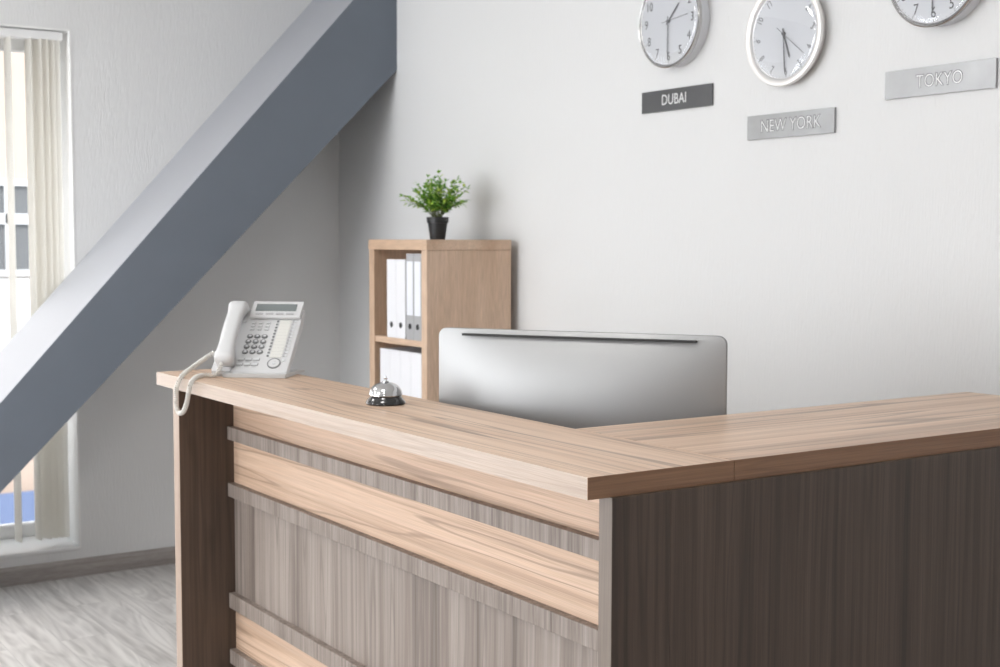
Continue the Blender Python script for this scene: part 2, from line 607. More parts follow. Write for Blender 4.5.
# ------------------------------------------------------------------ room
XW, YW, XR, ZC = -5.949, 2.977, 3.4, 2.95       # window wall, clock wall, right wall, ceiling
WY0, WY1, WZ0, WZ1 = -0.30, 1.68, 0.126, 2.413   # opening in the window wall
struct('floor', bx(XW - 0.4, XR + 0.1, YF - 0.3, YW + 0.1, -0.1, 0.0), M['floor'])
struct('ceiling', bx(XW - 0.4, XR + 0.1, YF - 0.3, YW + 0.1, ZC, ZC + 0.1), M['ceiling'])
struct('wall_back', bx(XW - 0.4, XR + 0.1, YW, YW + 0.1, 0, ZC), M['wall'])
struct('wall_right', bx(XR, XR + 0.1, YF - 0.3, YW, 0, ZC), M['wall'])
bm = bmesh.new()
V0, V1 = -2.70, -0.90                           # second tall opening, out of frame to the left
box(bm, XW - 0.4, XW, YF - 0.3, V0, 0, ZC)
box(bm, XW - 0.4, XW, V1, WY0, 0, ZC)
box(bm, XW - 0.4, XW, V0, V1, 0, WZ0)
box(bm, XW - 0.4, XW, V0, V1, WZ1, ZC)
box(bm, XW - 0.4, XW, WY1, YW, 0, ZC)
box(bm, XW - 0.4, XW, WY0, WY1, 0, WZ0)
box(bm, XW - 0.4, XW, WY0, WY1, WZ1, ZC)
struct('wall_left', bm, M['wall'])
bm = bmesh.new()
xs = [XW] + [v for ab in WINS for v in ab] + [XR]
for i in range(0, len(xs), 2):
    box(bm, xs[i], xs[i + 1], YF - 0.3, YF, 0, ZC)
for a, b in WINS:
    box(bm, a, b, YF - 0.3, YF, 0, 0.28)
    box(bm, a, b, YF - 0.3, YF, 2.62, ZC)
struct('wall_front', bm, M['wall'])


def skirting(name, pts, axis, a, b):
    struct(name, extrude_poly(pts, axis, a, b), M['base'])


skirting('baseboard_left', [(XW, 0), (XW + 0.016, 0), (XW + 0.016, 0.066), (XW + 0.010, 0.078), (XW, 0.078)], 'Y', YF, YW)
skirting('baseboard_back', [(YW, 0), (YW - 0.016, 0), (YW - 0.016, 0.066), (YW - 0.010, 0.078), (YW, 0.078)], 'X', XW + 0.016, XR)

# recessed ceiling lights: a frame each around the glowing panel
for (a, b) in PANELS:
    t = thing('ceiling_light', 'square recessed ceiling light', 'light', (a, b, ZC), 0, 'recessed ceiling lights')
    bm = bmesh.new()
    for u0, u1, v0, v1 in ((-0.31, 0.31, -0.31, -0.285), (-0.31, 0.31, 0.285, 0.31), (-0.31, -0.285, -0.285, 0.285), (0.285, 0.31, -0.285, 0.285)):
        box(bm, u0, u1, v0, v1, -0.022, 0.0)
    obj('frame', bm, M['upvc'], t)

# window in the left wall: reveal lining, frame, pane
win = bpy.data.objects.new('window_1', None)
COL.objects.link(win)
win.location = (XW, WY1, WZ0)
win['kind'] = 'structure'
win.location = (0, 0, 0)
XG = XW - 0.30
bm = bmesh.new()
box(bm, XG - 0.05, XW + 0.003, WY1 - 0.004, WY1 + 0.003, WZ0, WZ1)
box(bm, XG - 0.05, XW + 0.003, WY0 - 0.003, WY0 + 0.004, WZ0, WZ1)
box(bm, XG - 0.05, XW + 0.003, WY0, WY1, WZ1 - 0.004, WZ1 + 0.003)
obj('window_reveal', bm, M['reveal'], win)
obj('window_sill', bx(XG - 0.05, XW + 0.012, WY0 + 0.004, WY1 - 0.004, WZ0 - 0.004, WZ0 + 0.012), M['upvc'], win, bevel=0.003)
bm = bmesh.new()
fy0, fy1, fz0, fz1, fw = WY0 + 0.005, WY1 - 0.005, WZ0 + 0.012, WZ1 - 0.005, 0.062
box(bm, XG - 0.05, XG, fy0, fy1, fz0, fz0 + fw)
box(bm, XG - 0.05, XG, fy0, fy1, fz1 - fw, fz1)
box(bm, XG - 0.05, XG, fy0, fy0 + fw, fz0 + fw, fz1 - fw)
box(bm, XG - 0.05, XG, fy1 - fw, fy1, fz0 + fw, fz1 - fw)
box(bm, XG - 0.05, XG, 0.86, 0.86 + fw, fz0 + fw, fz1 - fw)
obj('window_frame', bm, M['upvc'], win, bevel=0.004)
obj('window_pane', bx(XG - 0.028, XG - 0.022, fy0 + fw, fy1 - fw, fz0 + fw, fz1 - fw), M['glass'], win)

wn = bpy.data.objects.new('window_5', None)
COL.objects.link(wn)
wn['kind'] = 'structure'
bm = bmesh.new()
box(bm, XG - 0.05, XG, V0, V1, WZ0, WZ0 + fw)
box(bm, XG - 0.05, XG, V0, V1, WZ1 - fw, WZ1)
for q in (V0, (V0 + V1 - fw) / 2, V1 - fw):
    box(bm, XG - 0.05, XG, q, q + fw, WZ0 + fw, WZ1 - fw)
obj('window_frame', bm, M['upvc'], wn)
obj('window_pane', bx(XG - 0.028, XG - 0.022, V0 + fw, V1 - fw, WZ0 + fw, WZ1 - fw), M['glass'], wn)

# windows of the glazed front wall (behind the camera, seen in reflections)
for i, (a, b) in enumerate(WINS):
    wn = bpy.data.objects.new('window_%d' % (i + 2), None)
    COL.objects.link(wn)
    wn['kind'] = 'structure'
    bm = bmesh.new()
    f = 0.05
    box(bm, a, b, YF - 0.13, YF - 0.08, 0.28, 0.28 + f)
    box(bm, a, b, YF - 0.13, YF - 0.08, 2.62 - f, 2.62)
    for q in (a, (a + b - f) / 2, b - f):
        box(bm, q, q + f, YF - 0.13, YF - 0.08, 0.28 + f, 2.62 - f)
    obj('window_frame', bm, M['upvc'], wn)
    obj('window_pane', bx(a + f, b - f, YF - 0.11, YF - 0.104, 0.28 + f, 2.62 - f), M['glass'], wn)

# sloping beam between window wall and clock wall
XB = -5.357
def zt(y): return 2.8055 + 1.100 * (y - YW)
def zb(y): return 2.273 + 0.9925 * (y - YW)
yf = 0.5335
ylo = YW - 2.8055 / 1.100
ylb = YW - 2.273 / 0.9925
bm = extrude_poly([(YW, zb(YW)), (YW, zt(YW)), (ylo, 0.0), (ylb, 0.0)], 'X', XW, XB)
beam = obj('sloping_beam', bm, [M['beam'], M['beam_top_lit']], None)
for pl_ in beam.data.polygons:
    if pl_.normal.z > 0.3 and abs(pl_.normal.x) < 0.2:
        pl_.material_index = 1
tag(beam, 'massive slate grey sloping beam rising across the left corner in front of the window wall', 'beam')

# vertical blind in the window
bl = thing('vertical_blind', 'white vertical blind with long narrow slats hanging in the tall left window', 'blind', (XW - 0.06, WY1, WZ0 + 0.012))
BX, BY, BZ = XW - 0.06, WY1, WZ0 + 0.012
def rel(bm, p):
    for v in bm.verts:
        v.co = v.co - Vector(p)
    return bm
obj('head_rail', rel(bx(BX - 0.02, BX + 0.035, WY0 + 0.02, 1.655, 2.368, 2.406), (BX, BY, BZ)), M['upvc'], bl, bevel=0.004)
slat_y = [(1.428, 20), (1.514, 18), (1.545, 36), (1.570, 40), (1.595, 42), (1.618, 42), (1.336, 18), (1.226, 14), (1.134, 14), (1.04, 14), (0.95, 14), (0.86, 14), (0.77, 14), (0.68, 14), (0.59, 14), (0.50, 14), (0.41, 14), (0.32, 14), (0.24, 14), (0.15, 14), (0.06, 14), (-0.03, 14), (-0.12, 14), (-0.21, 14)]
M['slat'] = mat('blind_fabric', (0.88, 0.87, 0.85, 1), 0.7)
_nt = M['slat'].node_tree
_p = _nt.nodes['Principled BSDF']
_tl = _nt.nodes.new('ShaderNodeBsdfTranslucent')
_tl.inputs[0].default_value = (0.96, 0.95, 0.92, 1)
_mx = _nt.nodes.new('ShaderNodeMixShader')
_mx.inputs[0].default_value = 0.75
_nt.links.new(_p.outputs[0], _mx.inputs[1]); _nt.links.new(_tl.outputs[0], _mx.inputs[2])
_nt.links.new(_mx.outputs[0], _nt.nodes['Material Output'].inputs['Surface'])
for y, turn in slat_y:
    bm = bmesh.new()
    az = radians(166.5 + turn)
    hw = 0.0445
    n = 6
    z0, z1 = 0.175, 2.372
    cols_ = []
    for k in range(n + 1):
        t = -1 + 2 * k / n
        bow = 0.006 * (1 - t * t)
        px_ = BX + hw * t * cos(az) - bow * sin(az)
        py_ = y + hw * t * sin(az) + bow * cos(az)
        cols_.append((px_, py_))
    nrm = Vector((-sin(az), cos(az)))
    pts = cols_ + [(a_ - nrm.x * 0.0012, b_ - nrm.y * 0.0012) for a_, b_ in cols_[::-1]]
    extrude_poly(pts, 'Z', z0, z1, bm)
    obj('slat', rel(bm, (BX, BY, BZ)), M['slat'], bl)

# ------------------------------------------------------------------ outside, beyond the left window
GZ = -3.2
gr = obj('outside_ground', bx(-40, XW - 0.4, -20, 30, GZ - 0.2, GZ), M['ground']); gr['kind'] = 'structure'
fb = thing('neighbouring_building', 'sunlit peach building with grey windows seen blurred through the left window', 'building', (-20, 5, GZ))
def fr(bm): return rel(bm, (-20, 5, GZ))
obj('facade', fr(bx(-26, -20, -6, 22, GZ, 9)), M['outside_wall'], fb)
for (wy, wz0, wz1) in [(3.55, 1.07, 2.28), (7.6, 1.07, 2.28), (-0.5, 1.07, 2.28), (3.55, 4.6, 5.9), (7.6, 4.6, 5.9)]:
    pane = bx(-20.0, -19.97, wy, wy + 2.3, wz0, wz1)
    wf = bmesh.new()
    t = 0.09
    box(wf, -20.0, -19.9, wy - t, wy + 2.3 + t, wz0 - t, wz0)
    box(wf, -20.0, -19.9, wy - t, wy + 2.3 + t, wz1, wz1 + t)
    for q in (wy - t, wy + 1.1, wy + 2.3):
        box(wf, -20.0, -19.9, q, q + t, wz0, wz1)
    box(wf, -20.0, -19.9, wy, wy + 2.3, wz0 + 0.66, wz0 + 0.81)
    f_ = obj('facade_window', fr(wf), M['outside_white'], fb)
    obj('facade_glass', fr(pane), M['outside_glass'], f_)
obj('facade_band', fr(bx(-20.0, -19.94, -6, 22, -0.2, 0.95)), M['outside_white'], fb)
hb = bx(-19.3, -19.22, 0, 12, GZ, -2.05)
for k in range(13):
    box(hb, -19.22, -19.17, k * 0.97, k * 0.97 + 0.07, GZ, -2.0)
bo = obj('boarding', hb, M['outside_blue'])
tag(bo, 'blurred blue boarding low outside the left window in front of the peach building', 'fence')

# ------------------------------------------------------------------ reception desk
DX0, DX1 = -3.659, -1.650          # slab far end, slab outer (right) face
DY0, DYS, DYE = 1.2557, 1.567, 2.776
DXI = -2.1014
ST, SB = 1.130, 1.0942
desk = thing('reception_desk', 'corner reception desk with light walnut counter top and grey walnut panels', 'desk', (-2.6, 1.5, 0))
DO = (-2.6, 1.5, 0)
def dpart(name, x0, x1, y0, y1, z0, z1, m, bevel=0.0012, parent=desk, label=None):
    # geometry is kept around the desk's own origin
    bm = rel(bx(x0, x1, y0, y1, z0, z1), DO)
    o = obj(name, bm, m, parent, bevel=bevel)
    if label: o['label'] = label
    return o


dpart('countertop', DX0, DX1 - 0.0012, DY0 + 0.0012, DYS - 0.0006, SB, ST, M['light_x'], label='light walnut front counter top with lengthwise grain')
dpart('edge_strip', DX0, DX1 - 0.0012, DY0, DY0 + 0.0012, SB, ST, M['edge_x'], 0, label='pale edging along the front of the counter top')
dpart('edge_strip', DX1 - 0.0012, DX1, DY0, DYS - 0.0006, SB, ST, M['edge_y_shaded'], 0, label='edging darkened for shade at the corner of the counter top')
dpart('edge_strip', DX1 - 0.0012, DX1, DYS + 0.0006, DYE, SB, ST, M['edge_y_shaded'], 0, label='edging darkened for shade along the side counter top')
dpart('countertop', DXI, DX1 - 0.0012, DYS + 0.0006, DYE, SB, ST, M['light_y'], label='light walnut side counter top')
LX0, LX1 = -3.645, -3.601
PX0, PX1 = -1.675, -1.642
YPF = 1.299
dpart('side_panel', LX0, LX1, YPF, 1.56, 0, SB, M['grey_z_shaded'])
dpart('corner_post', PX0, PX1 - 0.0, YPF, 1.42, 0, SB, M['grey_z_shaded'])
dpart('outer_panel', PX0, PX1 - 0.0004, 1.42, 2.2635, 0, SB, M['grey_z_shaded'])
dpart('outer_panel', PX0, PX1 - 0.005, 2.2655, DYE - 0.02, 0, SB, M['grey_z_shaded'])
dpart('edge_strip', LX0, LX1, YPF - 0.0012, YPF, 0, SB, M['edge_z'], 0, label='pale edging of the left side panel')
dpart('edge_strip', PX0, PX1, YPF - 0.0012, YPF, 0, SB, M['edge_gz'], 0, label='grey edging of the corner post')
YP, YR = 1.460, 1.4405
rails = [(0.930, 0.968), (0.765, 0.8045), (0.439, 0.483), (0.275, 0.317)]
dpart('front_panel', LX1, PX0, YP, YP + 0.02, 0.967, SB, M['light_x2'], label='light walnut panel')
dpart('front_panel', LX1, PX0, YP, YP + 0.02, 0.804, 0.931, M['light_x2'], label='light walnut panel')
dpart('front_panel', LX1, PX0, YP, YP + 0.02, 0.482, 0.766, M['grey_z'], label='grey walnut panel')
dpart('front_panel', LX1, PX0, YP, YP + 0.02, 0.316, 0.440, M['light_x2'], label='light walnut panel')
dpart('front_panel', LX1, PX0, YP, YP + 0.02, 0.06, 0.276, M['grey_z'], label='grey walnut panel')
dpart('plinth', LX1, PX0, YP + 0.004, YP + 0.03, 0.0, 0.06, M['grey_z_shaded'])
for a, b in rails:
    dpart('rail', LX1, PX0, YR, YP + 0.004, a, b, M['grey_z2'], 0.0015)
# the staff side of the desk, below the raised counter
dpart('end_panel', DXI + 0.04, PX0, DYE - 0.05, DYE - 0.024, 0, SB, M['grey_z_shaded'])
dpart('inner_panel', DXI + 0.04, DXI + 0.06, 1.60, DYE - 0.05, 0, SB, M['light_y'])
dpart('inner_panel', LX1, DXI + 0.04, YP + 0.07, YP + 0.09, 0, SB, M['light_x'])
dpart('work_surface', -3.56, -2.07, 1.55, 2.30, 0.735, 0.76, M['light_x'])
dpart('support_leg', -3.56, -3.535, 1.56, 2.26, 0.0, 0.735, M['grey_z_shaded'])
dpart('support_leg', -2.12, -2.095, 1.90, 2.26, 0.0, 0.735, M['grey_z_shaded'])

# ------------------------------------------------------------------ service bell
bell = thing('service_bell', 'chrome service bell on black base standing on front counter top', 'bell', (-2.655, 1.443, ST))
bell.scale = (1.07, 1.07, 1.0)
obj('base', lathe([(0, 0), (0.041, 0), (0.0425, 0.003), (0.0415, 0.007), (0.037, 0.013), (0.033, 0.018), (0.0325, 0.020), (0, 0.020)], 64), M['bell_black'], bell, smooth=True)
prof = [(0.0345, 0.0205), (0.0355, 0.0205), (0.0358, 0.0245)]
for k in range(15):
    a = radians(4 + 86 * k / 14)
    prof.append((0.0350 * cos(a), 0.0240 + 0.0265 * sin(a)))
prof[-1] = (0.0, 0.0505)
obj('dome', lathe(prof, 64), M['chrome'], bell, smooth=True)
obj('button', lathe([(0, 0.0500), (0.0065, 0.0502), (0.0068, 0.0520), (0.003, 0.0530), (0.0020, 0.0545), (0.0021, 0.0560), (0.0042, 0.0572), (0.0044, 0.0588), (0.0022, 0.0600), (0.0018, 0.0635), (0, 0.0642)], 24), M['chrome'], bell, smooth=True)

# ------------------------------------------------------------------ telephone
TH = radians(41.54)
ph = thing('desk_telephone', 'pale grey office desk telephone with keypad and tilted display on counter end', 'telephone', (-3.295, 1.482, ST), radians(49.0))
# local axes: x = across (right), y = back, z = up; the face plane starts at y=.0206, z=.012 and leans back
FM = Matrix.Translation((0, 0.0206, 0.012)) @ Matrix.Rotation(TH, 4, 'X')     # face frame: x across, y up the slope, z out
def fbox(bm, x0, x1, y0, y1, z0, z1):
    return box(bm, x0, x1, y0, y1, z0, z1, mtx=FM)


# stand: a flat foot and a wedge that rises to the body
bm = bmesh.new()
extrude_poly([(0.0, 0.0), (0.188, 0.0), (0.188, 0.006), (0.12, 0.012), (0.0, 0.012)], 'X', -0.172, 0.004, bm)
obj('stand', bm, M['phone_stand'], ph, bevel=0.002)
bm = extrude_poly([(0.04, 0.010), (0.115, 0.010), (0.150, 0.085), (0.128, 0.095)], 'X', -0.155, -0.020)
obj('stand_strut', bm, M['phone_dk'], ph, bevel=0.002)
# body: a slab following the face plane, round lower edge
pts = [(0.0, -0.004), (0.004, 0.0), (0.243, 0.0), (0.247, -0.004), (0.247, -0.014), (0.20, -0.026), (0.02, -0.024), (0.0, -0.018)]
bm = extrude_poly(pts, 'X', -0.211, 0.0)
bm.transform(FM)
body = obj('body', bm, M['phone'], ph, bevel=0.003)
# handset cradle recess wall
for ya, yb in ((0.0, 0.05), (0.19, 0.243)):
    bm = bmesh.new()
    fbox(bm, -0.211, -0.156, ya, yb, 0.0, 0.006)
    obj('cradle', bm, M['phone'], ph, bevel=0.003)
# tilting display
bm = extrude_poly([(0.204, 0.001), (0.270, 0.001), (0.270, 0.008), (0.266, 0.011), (0.208, 0.011), (0.204, 0.008)], 'X', -0.150, -0.004)
bm.transform(FM)
disp = obj('display_housing', bm, M['phone'], ph, bevel=0.002)
bm = bmesh.new(); fbox(bm, -0.138, -0.020, 0.228, 0.256, 0.0108, 0.0118)
obj('screen', bm, M['lcd'], disp)
for k in range(4):
    bm = bmesh.new(); x = -0.134 + k * 0.0295
    fbox(bm, x, x + 0.022, 0.2135, 0.2190, 0.0108, 0.0130)
    obj('key', bm, M['phone_dk'], disp)
# dial keys: dark oval keys with white centres
for r in range(4):
    for c in range(3):
        x = -0.134 + c * 0.0210
        y = 0.137 - r * 0.0200
        mt = FM @ Matrix.Translation((x, y, 0.0)) @ Matrix.Diagonal((1.0, 0.85, 1.0, 1.0))
        k = obj('key', lathe([(0, 0), (0.0088, 0), (0.0088, 0.002), (0.0078, 0.0036), (0, 0.0040)], 20, mtx=mt), M['phone_key'], ph, smooth=True)
        mt = FM @ Matrix.Translation((x + 0.001, y + 0.0005, 0.0038)) @ Matrix.Diagonal((1.0, 0.8, 1.0, 1.0))
        obj('key_cap', lathe([(0, 0), (0.0042, 0), (0.0038, 0.0007), (0, 0.0008)], 14, mtx=mt), M['phone_key_top'], k)
# three columns of small function keys above the keypad
bm = bmesh.new()
for r in range(3):
    for c in range(3):
        x, y = -0.140 + c * 0.0210, 0.163 + r * 0.0125
        box(bm, x - 0.001, x + 0.010, y, y + 0.0035, 0.0, 0.0022, mtx=FM)
obj('small_keys', bm, M['phone_key_top'], ph)
bm = bmesh.new()
for r in range(3):
    for c in range(3):
        x, y = -0.139 + c * 0.0210, 0.163 + r * 0.0125
        box(bm, x + 0.004, x + 0.011, y + 0.0045, y + 0.006, 0.0, 0.0004, mtx=FM)
obj('printed_marks', bm, M['phone_dk'], ph)
# two rows of function keys under the keypad
for r in range(2):
    for c in range(3):
        x, y = -0.147 + c * 0.0215, 0.046 - r * 0.0185
        bm = bmesh.new(); fbox(bm, x, x + 0.0165, y, y + 0.0075, 0.0, 0.0028)
        kk = obj('key', bm, M['phone_key_top'], ph, bevel=0.0012)
        kk['label'] = 'pale rectangular function key'
bm = bmesh.new()
for c in range(3):
    for r in range(2):
        x, y = -0.145 + c * 0.0215, 0.0395 - r * 0.0185
        fbox(bm, x, x + 0.012, y, y + 0.0026, 0.0, 0.0003)
obj('printed_marks', bm, M['phone_dk'], ph)
bm = bmesh.new()
for r in range(2):
    for c in range(3):
        x, y = -0.147 + c * 0.0215, 0.046 - r * 0.0185
        fbox(bm, x - 0.0004, x + 0.0178, y - 0.0016, y + 0.0079, 0.0, 0.0006)
obj('key_gaps', bm, M['phone_gap'], ph)
bm = bmesh.new()
for r in range(3):
    for c in range(3):
        x, y = -0.140 + c * 0.0210, 0.163 + r * 0.0125
        fbox(bm, x - 0.0004, x + 0.0112, y - 0.0012, y + 0.0028, 0.0, 0.0005)
obj('key_gaps', bm, M['phone_gap'], ph)
# paper strip with a column of small keys at each side
bm = bmesh.new(); fbox(bm, -0.060, -0.027, 0.058, 0.203, 0.0, 0.0012)
obj('label_strip', bm, M['strip'], ph)
bm = bmesh.new()
for k in range(12):
    fbox(bm, -0.060, -0.027, 0.0695 + k * 0.0121 - 0.0003, 0.0695 + k * 0.0121, 0.0012, 0.0014)
obj('strip_lines', bm, M['phone_dk'], ph)
for k in range(12):
    y = 0.0615 + k * 0.0121
    bm = bmesh.new(); fbox(bm, -0.0695, -0.0635, y, y + 0.0045, 0.0, 0.0022)
    obj('key', bm, M['phone_key'], ph)
    bm = bmesh.new(); fbox(bm, -0.0225, -0.0120, y, y + 0.0058, 0.0, 0.0020)
    kk = obj('key', bm, M['phone_key_top'], ph)
    bm = bmesh.new(); fbox(bm, -0.0235, -0.0190, y - 0.0004, y + 0.0062, 0.0, 0.0024)
    obj('key_lamp', bm, M['phone_dk'], kk)
# navigation ring
mt = FM @ Matrix.Translation((-0.043, 0.036, 0.0))
obj('navigation_ring', lathe([(0.0155, 0.0), (0.0190, 0.0), (0.0190, 0.0016), (0.0155, 0.0016), (0.0155, 0.0)], 36, mtx=mt), M['phone_key'], ph)
obj('navigation_key', lathe([(0, 0), (0.0152, 0), (0.0150, 0.0022), (0.0065, 0.0026), (0.006, 0.0016), (0, 0.0018)], 36, mtx=mt), M['phone'], ph)
mt = FM @ Matrix.Translation((-0.043, 0.036, 0.0012))
obj('enter_key', lathe([(0, 0), (0.0052, 0), (0.0048, 0.0022), (0, 0.0025)], 20, mtx=mt), M['phone_key_top'], ph)
mt = FM @ Matrix.Translation((-0.0175, 0.048, 0.0))
obj('small_round_key', lathe([(0, 0), (0.0048, 0), (0.0048, 0.0016), (0.0036, 0.0020), (0, 0.0022)], 20, mtx=mt), M['phone_key_top'], ph)
# handset: arched grip with two bulky ends, lying on the left of the body
def handset():
    bm = bmesh.new()
    secs = []
    n = 40
    for i in range(n + 1):
        t = i / n
        s = 0.012 + 0.229 * t
        arch = sin(pi * t)
        end = max(0.0, 1 - min(t, 1 - t) / 0.27)
        end = end * end * (3 - 2 * end)
        zc = 0.024 + 0.014 * arch ** 0.8
        hh = 0.0135 + 0.0075 * end
        hw = 0.0225 + 0.0070 * end
        cap = min(1.0, (min(t, 1 - t) / 0.075)) if min(t, 1 - t) < 0.075 else 1.0
        cap = math.sqrt(max(0.0, 1 - (1 - cap) ** 2))
        hh *= 0.30 + 0.70 * cap
        hw *= 0.55 + 0.45 * cap
        zc -= 0.0
        ring = []
        m = 28
        for k in range(m):
            a = 2 * pi * k / m
            ca, sa = cos(a), sin(a)
            e = 0.62
            xx = hw * (abs(ca) ** e) * (1 if ca >= 0 else -1)
            zz = hh * (abs(sa) ** e) * (1 if sa >= 0 else -1)
            if zz < 0:
                zz *= 1 + 0.55 * end
            ring.append(bm.verts.new((-0.182 + 0.009 * (1 - t) + xx, s, zc + zz)))
        secs.append(ring)
    for A, B in zip(secs, secs[1:]):
        for k in range(28):
            bm.faces.new((A[k], A[(k + 1) % 28], B[(k + 1) % 28], B[k]))
    bm.faces.new(secs[0]); bm.faces.new(secs[-1][::-1])
    bm.transform(FM)
    return bm


hs = obj('handset', handset(), M['phone'], ph, smooth=True, autos=False)
mt = FM @ Matrix.Translation((-0.180, 0.017, 0.024)) @ Matrix.Rotation(radians(90), 4, 'X')
obj('cord_plug', lathe([(0, -0.006), (0.004, -0.006), (0.0045, 0.004), (0.003, 0.010), (0, 0.010)], 14, mtx=mt), M['cord'], hs)
# coiled cord, hanging over the counter edge
def coil(path, rad, wire, pitch):
    P = catmull(path, 30)
    L = [0.0]
    for a, b in zip(P, P[1:]):
        L.append(L[-1] + (b - a).length)
    tot = L[-1]
    step = pitch / 9
    pts, i = [], 0
    s = 0.0
    prev = None
    while s < tot:
        while i < len(P) - 2 and L[i + 1] < s:
            i += 1
        f = (s - L[i]) / max(1e-9, L[i + 1] - L[i])
        p = P[i].lerp(P[i + 1], f)
        t = (P[i + 1] - P[i]).normalized()
        if prev is None:
            prev = t.cross(Vector((0, 1, 0.2))).normalized()
        a = (prev - t * prev.dot(t)).normalized(); prev = a
        b = t.cross(a)
        ang = 2 * pi * s / pitch
        pts.append(p + a * (rad * cos(ang)) + b * (rad * sin(ang)))
        s += step
    return tube(pts, wire, 5)


CORD = [(-3.513, 1.37, 1.19), (-3.517, 1.345, 1.174), (-3.493, 1.31, 1.16), (-3.478, 1.28, 1.146), (-3.451, 1.253, 1.135), (-3.457, 1.243, 1.112), (-3.469, 1.243, 1.081), (-3.467, 1.243, 1.054), (-3.446, 1.243, 1.038), (-3.416, 1.243, 1.043), (-3.39, 1.243, 1.065), (-3.374, 1.243, 1.095), (-3.357, 1.243, 1.122), (-3.381, 1.262, 1.134), (-3.422, 1.295, 1.137), (-3.423, 1.314, 1.138), (-3.413, 1.33, 1.137), (-3.409, 1.34, 1.142), (-3.41, 1.345, 1.155), (-3.41, 1.352, 1.168)]
cord_bm = coil(CORD, 0.0054, 0.0017, 0.0062)
inv = (Matrix.Translation((-3.295, 1.482, ST)) @ Matrix.Rotation(radians(49.0), 4, 'Z')).inverted()
cord_bm.transform(inv)
obj('coiled_cord', cord_bm, M['cord'], ph, smooth=True, autos=False)

# ------------------------------------------------------------------ computer
P1, P2 = Vector((-2.699, 1.612)), Vector((-2.124, 1.991))
W_ = (P2 - P1).length
az = math.atan2(P2.y - P1.y, P2.x - P1.x)
mid = (P1 + P2) / 2
WS = 0.76
pc = thing('desktop_computer', 'slim aluminium all-in-one computer seen from behind over the counter', 'computer', (mid.x, mid.y, WS), az)
# local: x across, -y = towards the camera (the back of the computer), z up
HT, HB = 1.2965 - WS, 0.09
hh_ = HT - HB
zc_ = (HT + HB) / 2
def shell():
    bm = bmesh.new()
    NX, NZ = 48, 40
    r = 0.020
    rings = []
    outline = []
    base = rrect(W_, hh_, r, 8)
    for i in range(len(base)):
        a, b = Vector(base[i]), Vector(base[(i + 1) % len(base)])
        k = max(1, int((b - a).length / 0.018))
        outline += [tuple(a.lerp(b, q / k)) for q in range(k)]
    # rim band from the screen side (y=+.006) to the back edge, then the bulge as scaled rings
    def ring(scale, y):
        out = []
        for (u, v) in outline:
            uu, vv = u * scale, v * scale
            yy = y
            if y is None:
                a, b = min(1, abs(uu) / (W_ / 2)), min(1, abs(vv) / (hh_ / 2))
                yy = -0.0055 - 0.040 * (1 - a ** 2.6) * (1 - b ** 2.6)
            out.append(bm.verts.new((uu, yy, zc_ + vv)))
        return out
    levels = [(0.994, 0.007), (1.0, 0.005), (1.0, -0.0035), (0.9965, -0.0055)]
    levels += [(0.9965 * (1 - k / 26), None) for k in range(1, 26)]
    for s, y in levels:
        rings.append(ring(s, y))
    n = len(outline)
    for A, B in zip(rings, rings[1:]):
        for i in range(n):
            bm.faces.new((A[i], A[(i + 1) % n], B[(i + 1) % n], B[i]))
    bm.faces.new(rings[0]); bm.faces.new(rings[-1][::-1])
    return bm


obj('back_shell', shell(), M['alu'], pc, smooth=True)
# long dark vent slot near the top of the back
zs = HT - 0.0155
bm = bmesh.new()
box(bm, -W_ / 2 + 0.068, W_ / 2 - 0.064, -0.0215, -0.006, zs - 0.0005, zs + 0.0045)
obj('vent_slot', bm, M['dark'], pc)
obj('screen', bx(-W_ / 2 + 0.008, W_ / 2 - 0.008, 0.0068, 0.0085, HB + 0.085, HT - 0.008), M['black'], pc)
obj('chin', bx(-W_ / 2 + 0.008, W_ / 2 - 0.008, 0.0068, 0.0085, HB + 0.008, HB + 0.083), M['alu_rim'], pc)
bm = extrude_poly([(0.075, 0.0), (0.075, 0.008), (-0.040, 0.010), (-0.052, 0.20), (-0.052, 0.26), (-0.060, 0.26), (-0.062, 0.20), (-0.075, 0.012), (-0.085, 0.0)], 'X', -0.095, 0.095)
obj('stand', bm, M['alu_rim'], pc, bevel=0.003)

# ------------------------------------------------------------------ cabinet
CX0, CX1, CY0, CY1, CH = -4.834, -4.366, 2.550, 2.938, 1.505
cab = thing('shelf_cabinet', 'tall narrow pale oak shelf cabinet against the back wall', 'cabinet', (CX0, CY0, 0))
def cpart(name, x0, x1, y0, y1, z0, z1, m, bevel=0.0015):
    return obj(name, rel(bx(x0, x1, y0, y1, z0, z1), (CX0, CY0, 0)), m, cab, bevel=bevel)
cpart('top_panel', CX0, CX1, CY0, CY1, 1.465, CH, M['oak_x'])
cpart('side_panel', CX0 + 0.002, CX0 + 0.045, CY0 + 0.002, CY1, 0.0, 1.4645, M['oak'])
cpart('side_panel', CX1 - 0.042, CX1 - 0.002, CY0 + 0.002, CY1, 0.0, 1.4645, M['oak'])
CI0, CI1 = CX0 + 0.045, CX1 - 0.042
for z in (1.092, 0.732, 0.372, 0.012):
    cpart('shelf', CI0, CI1, CY0 + 0.006, CY1 - 0.006, z, z + 0.025, M['oak_x'])
cpart('back_panel', CI0, CI1, CY1 - 0.012, CY1 - 0.004, 0.03, 1.4645, M['oak'])

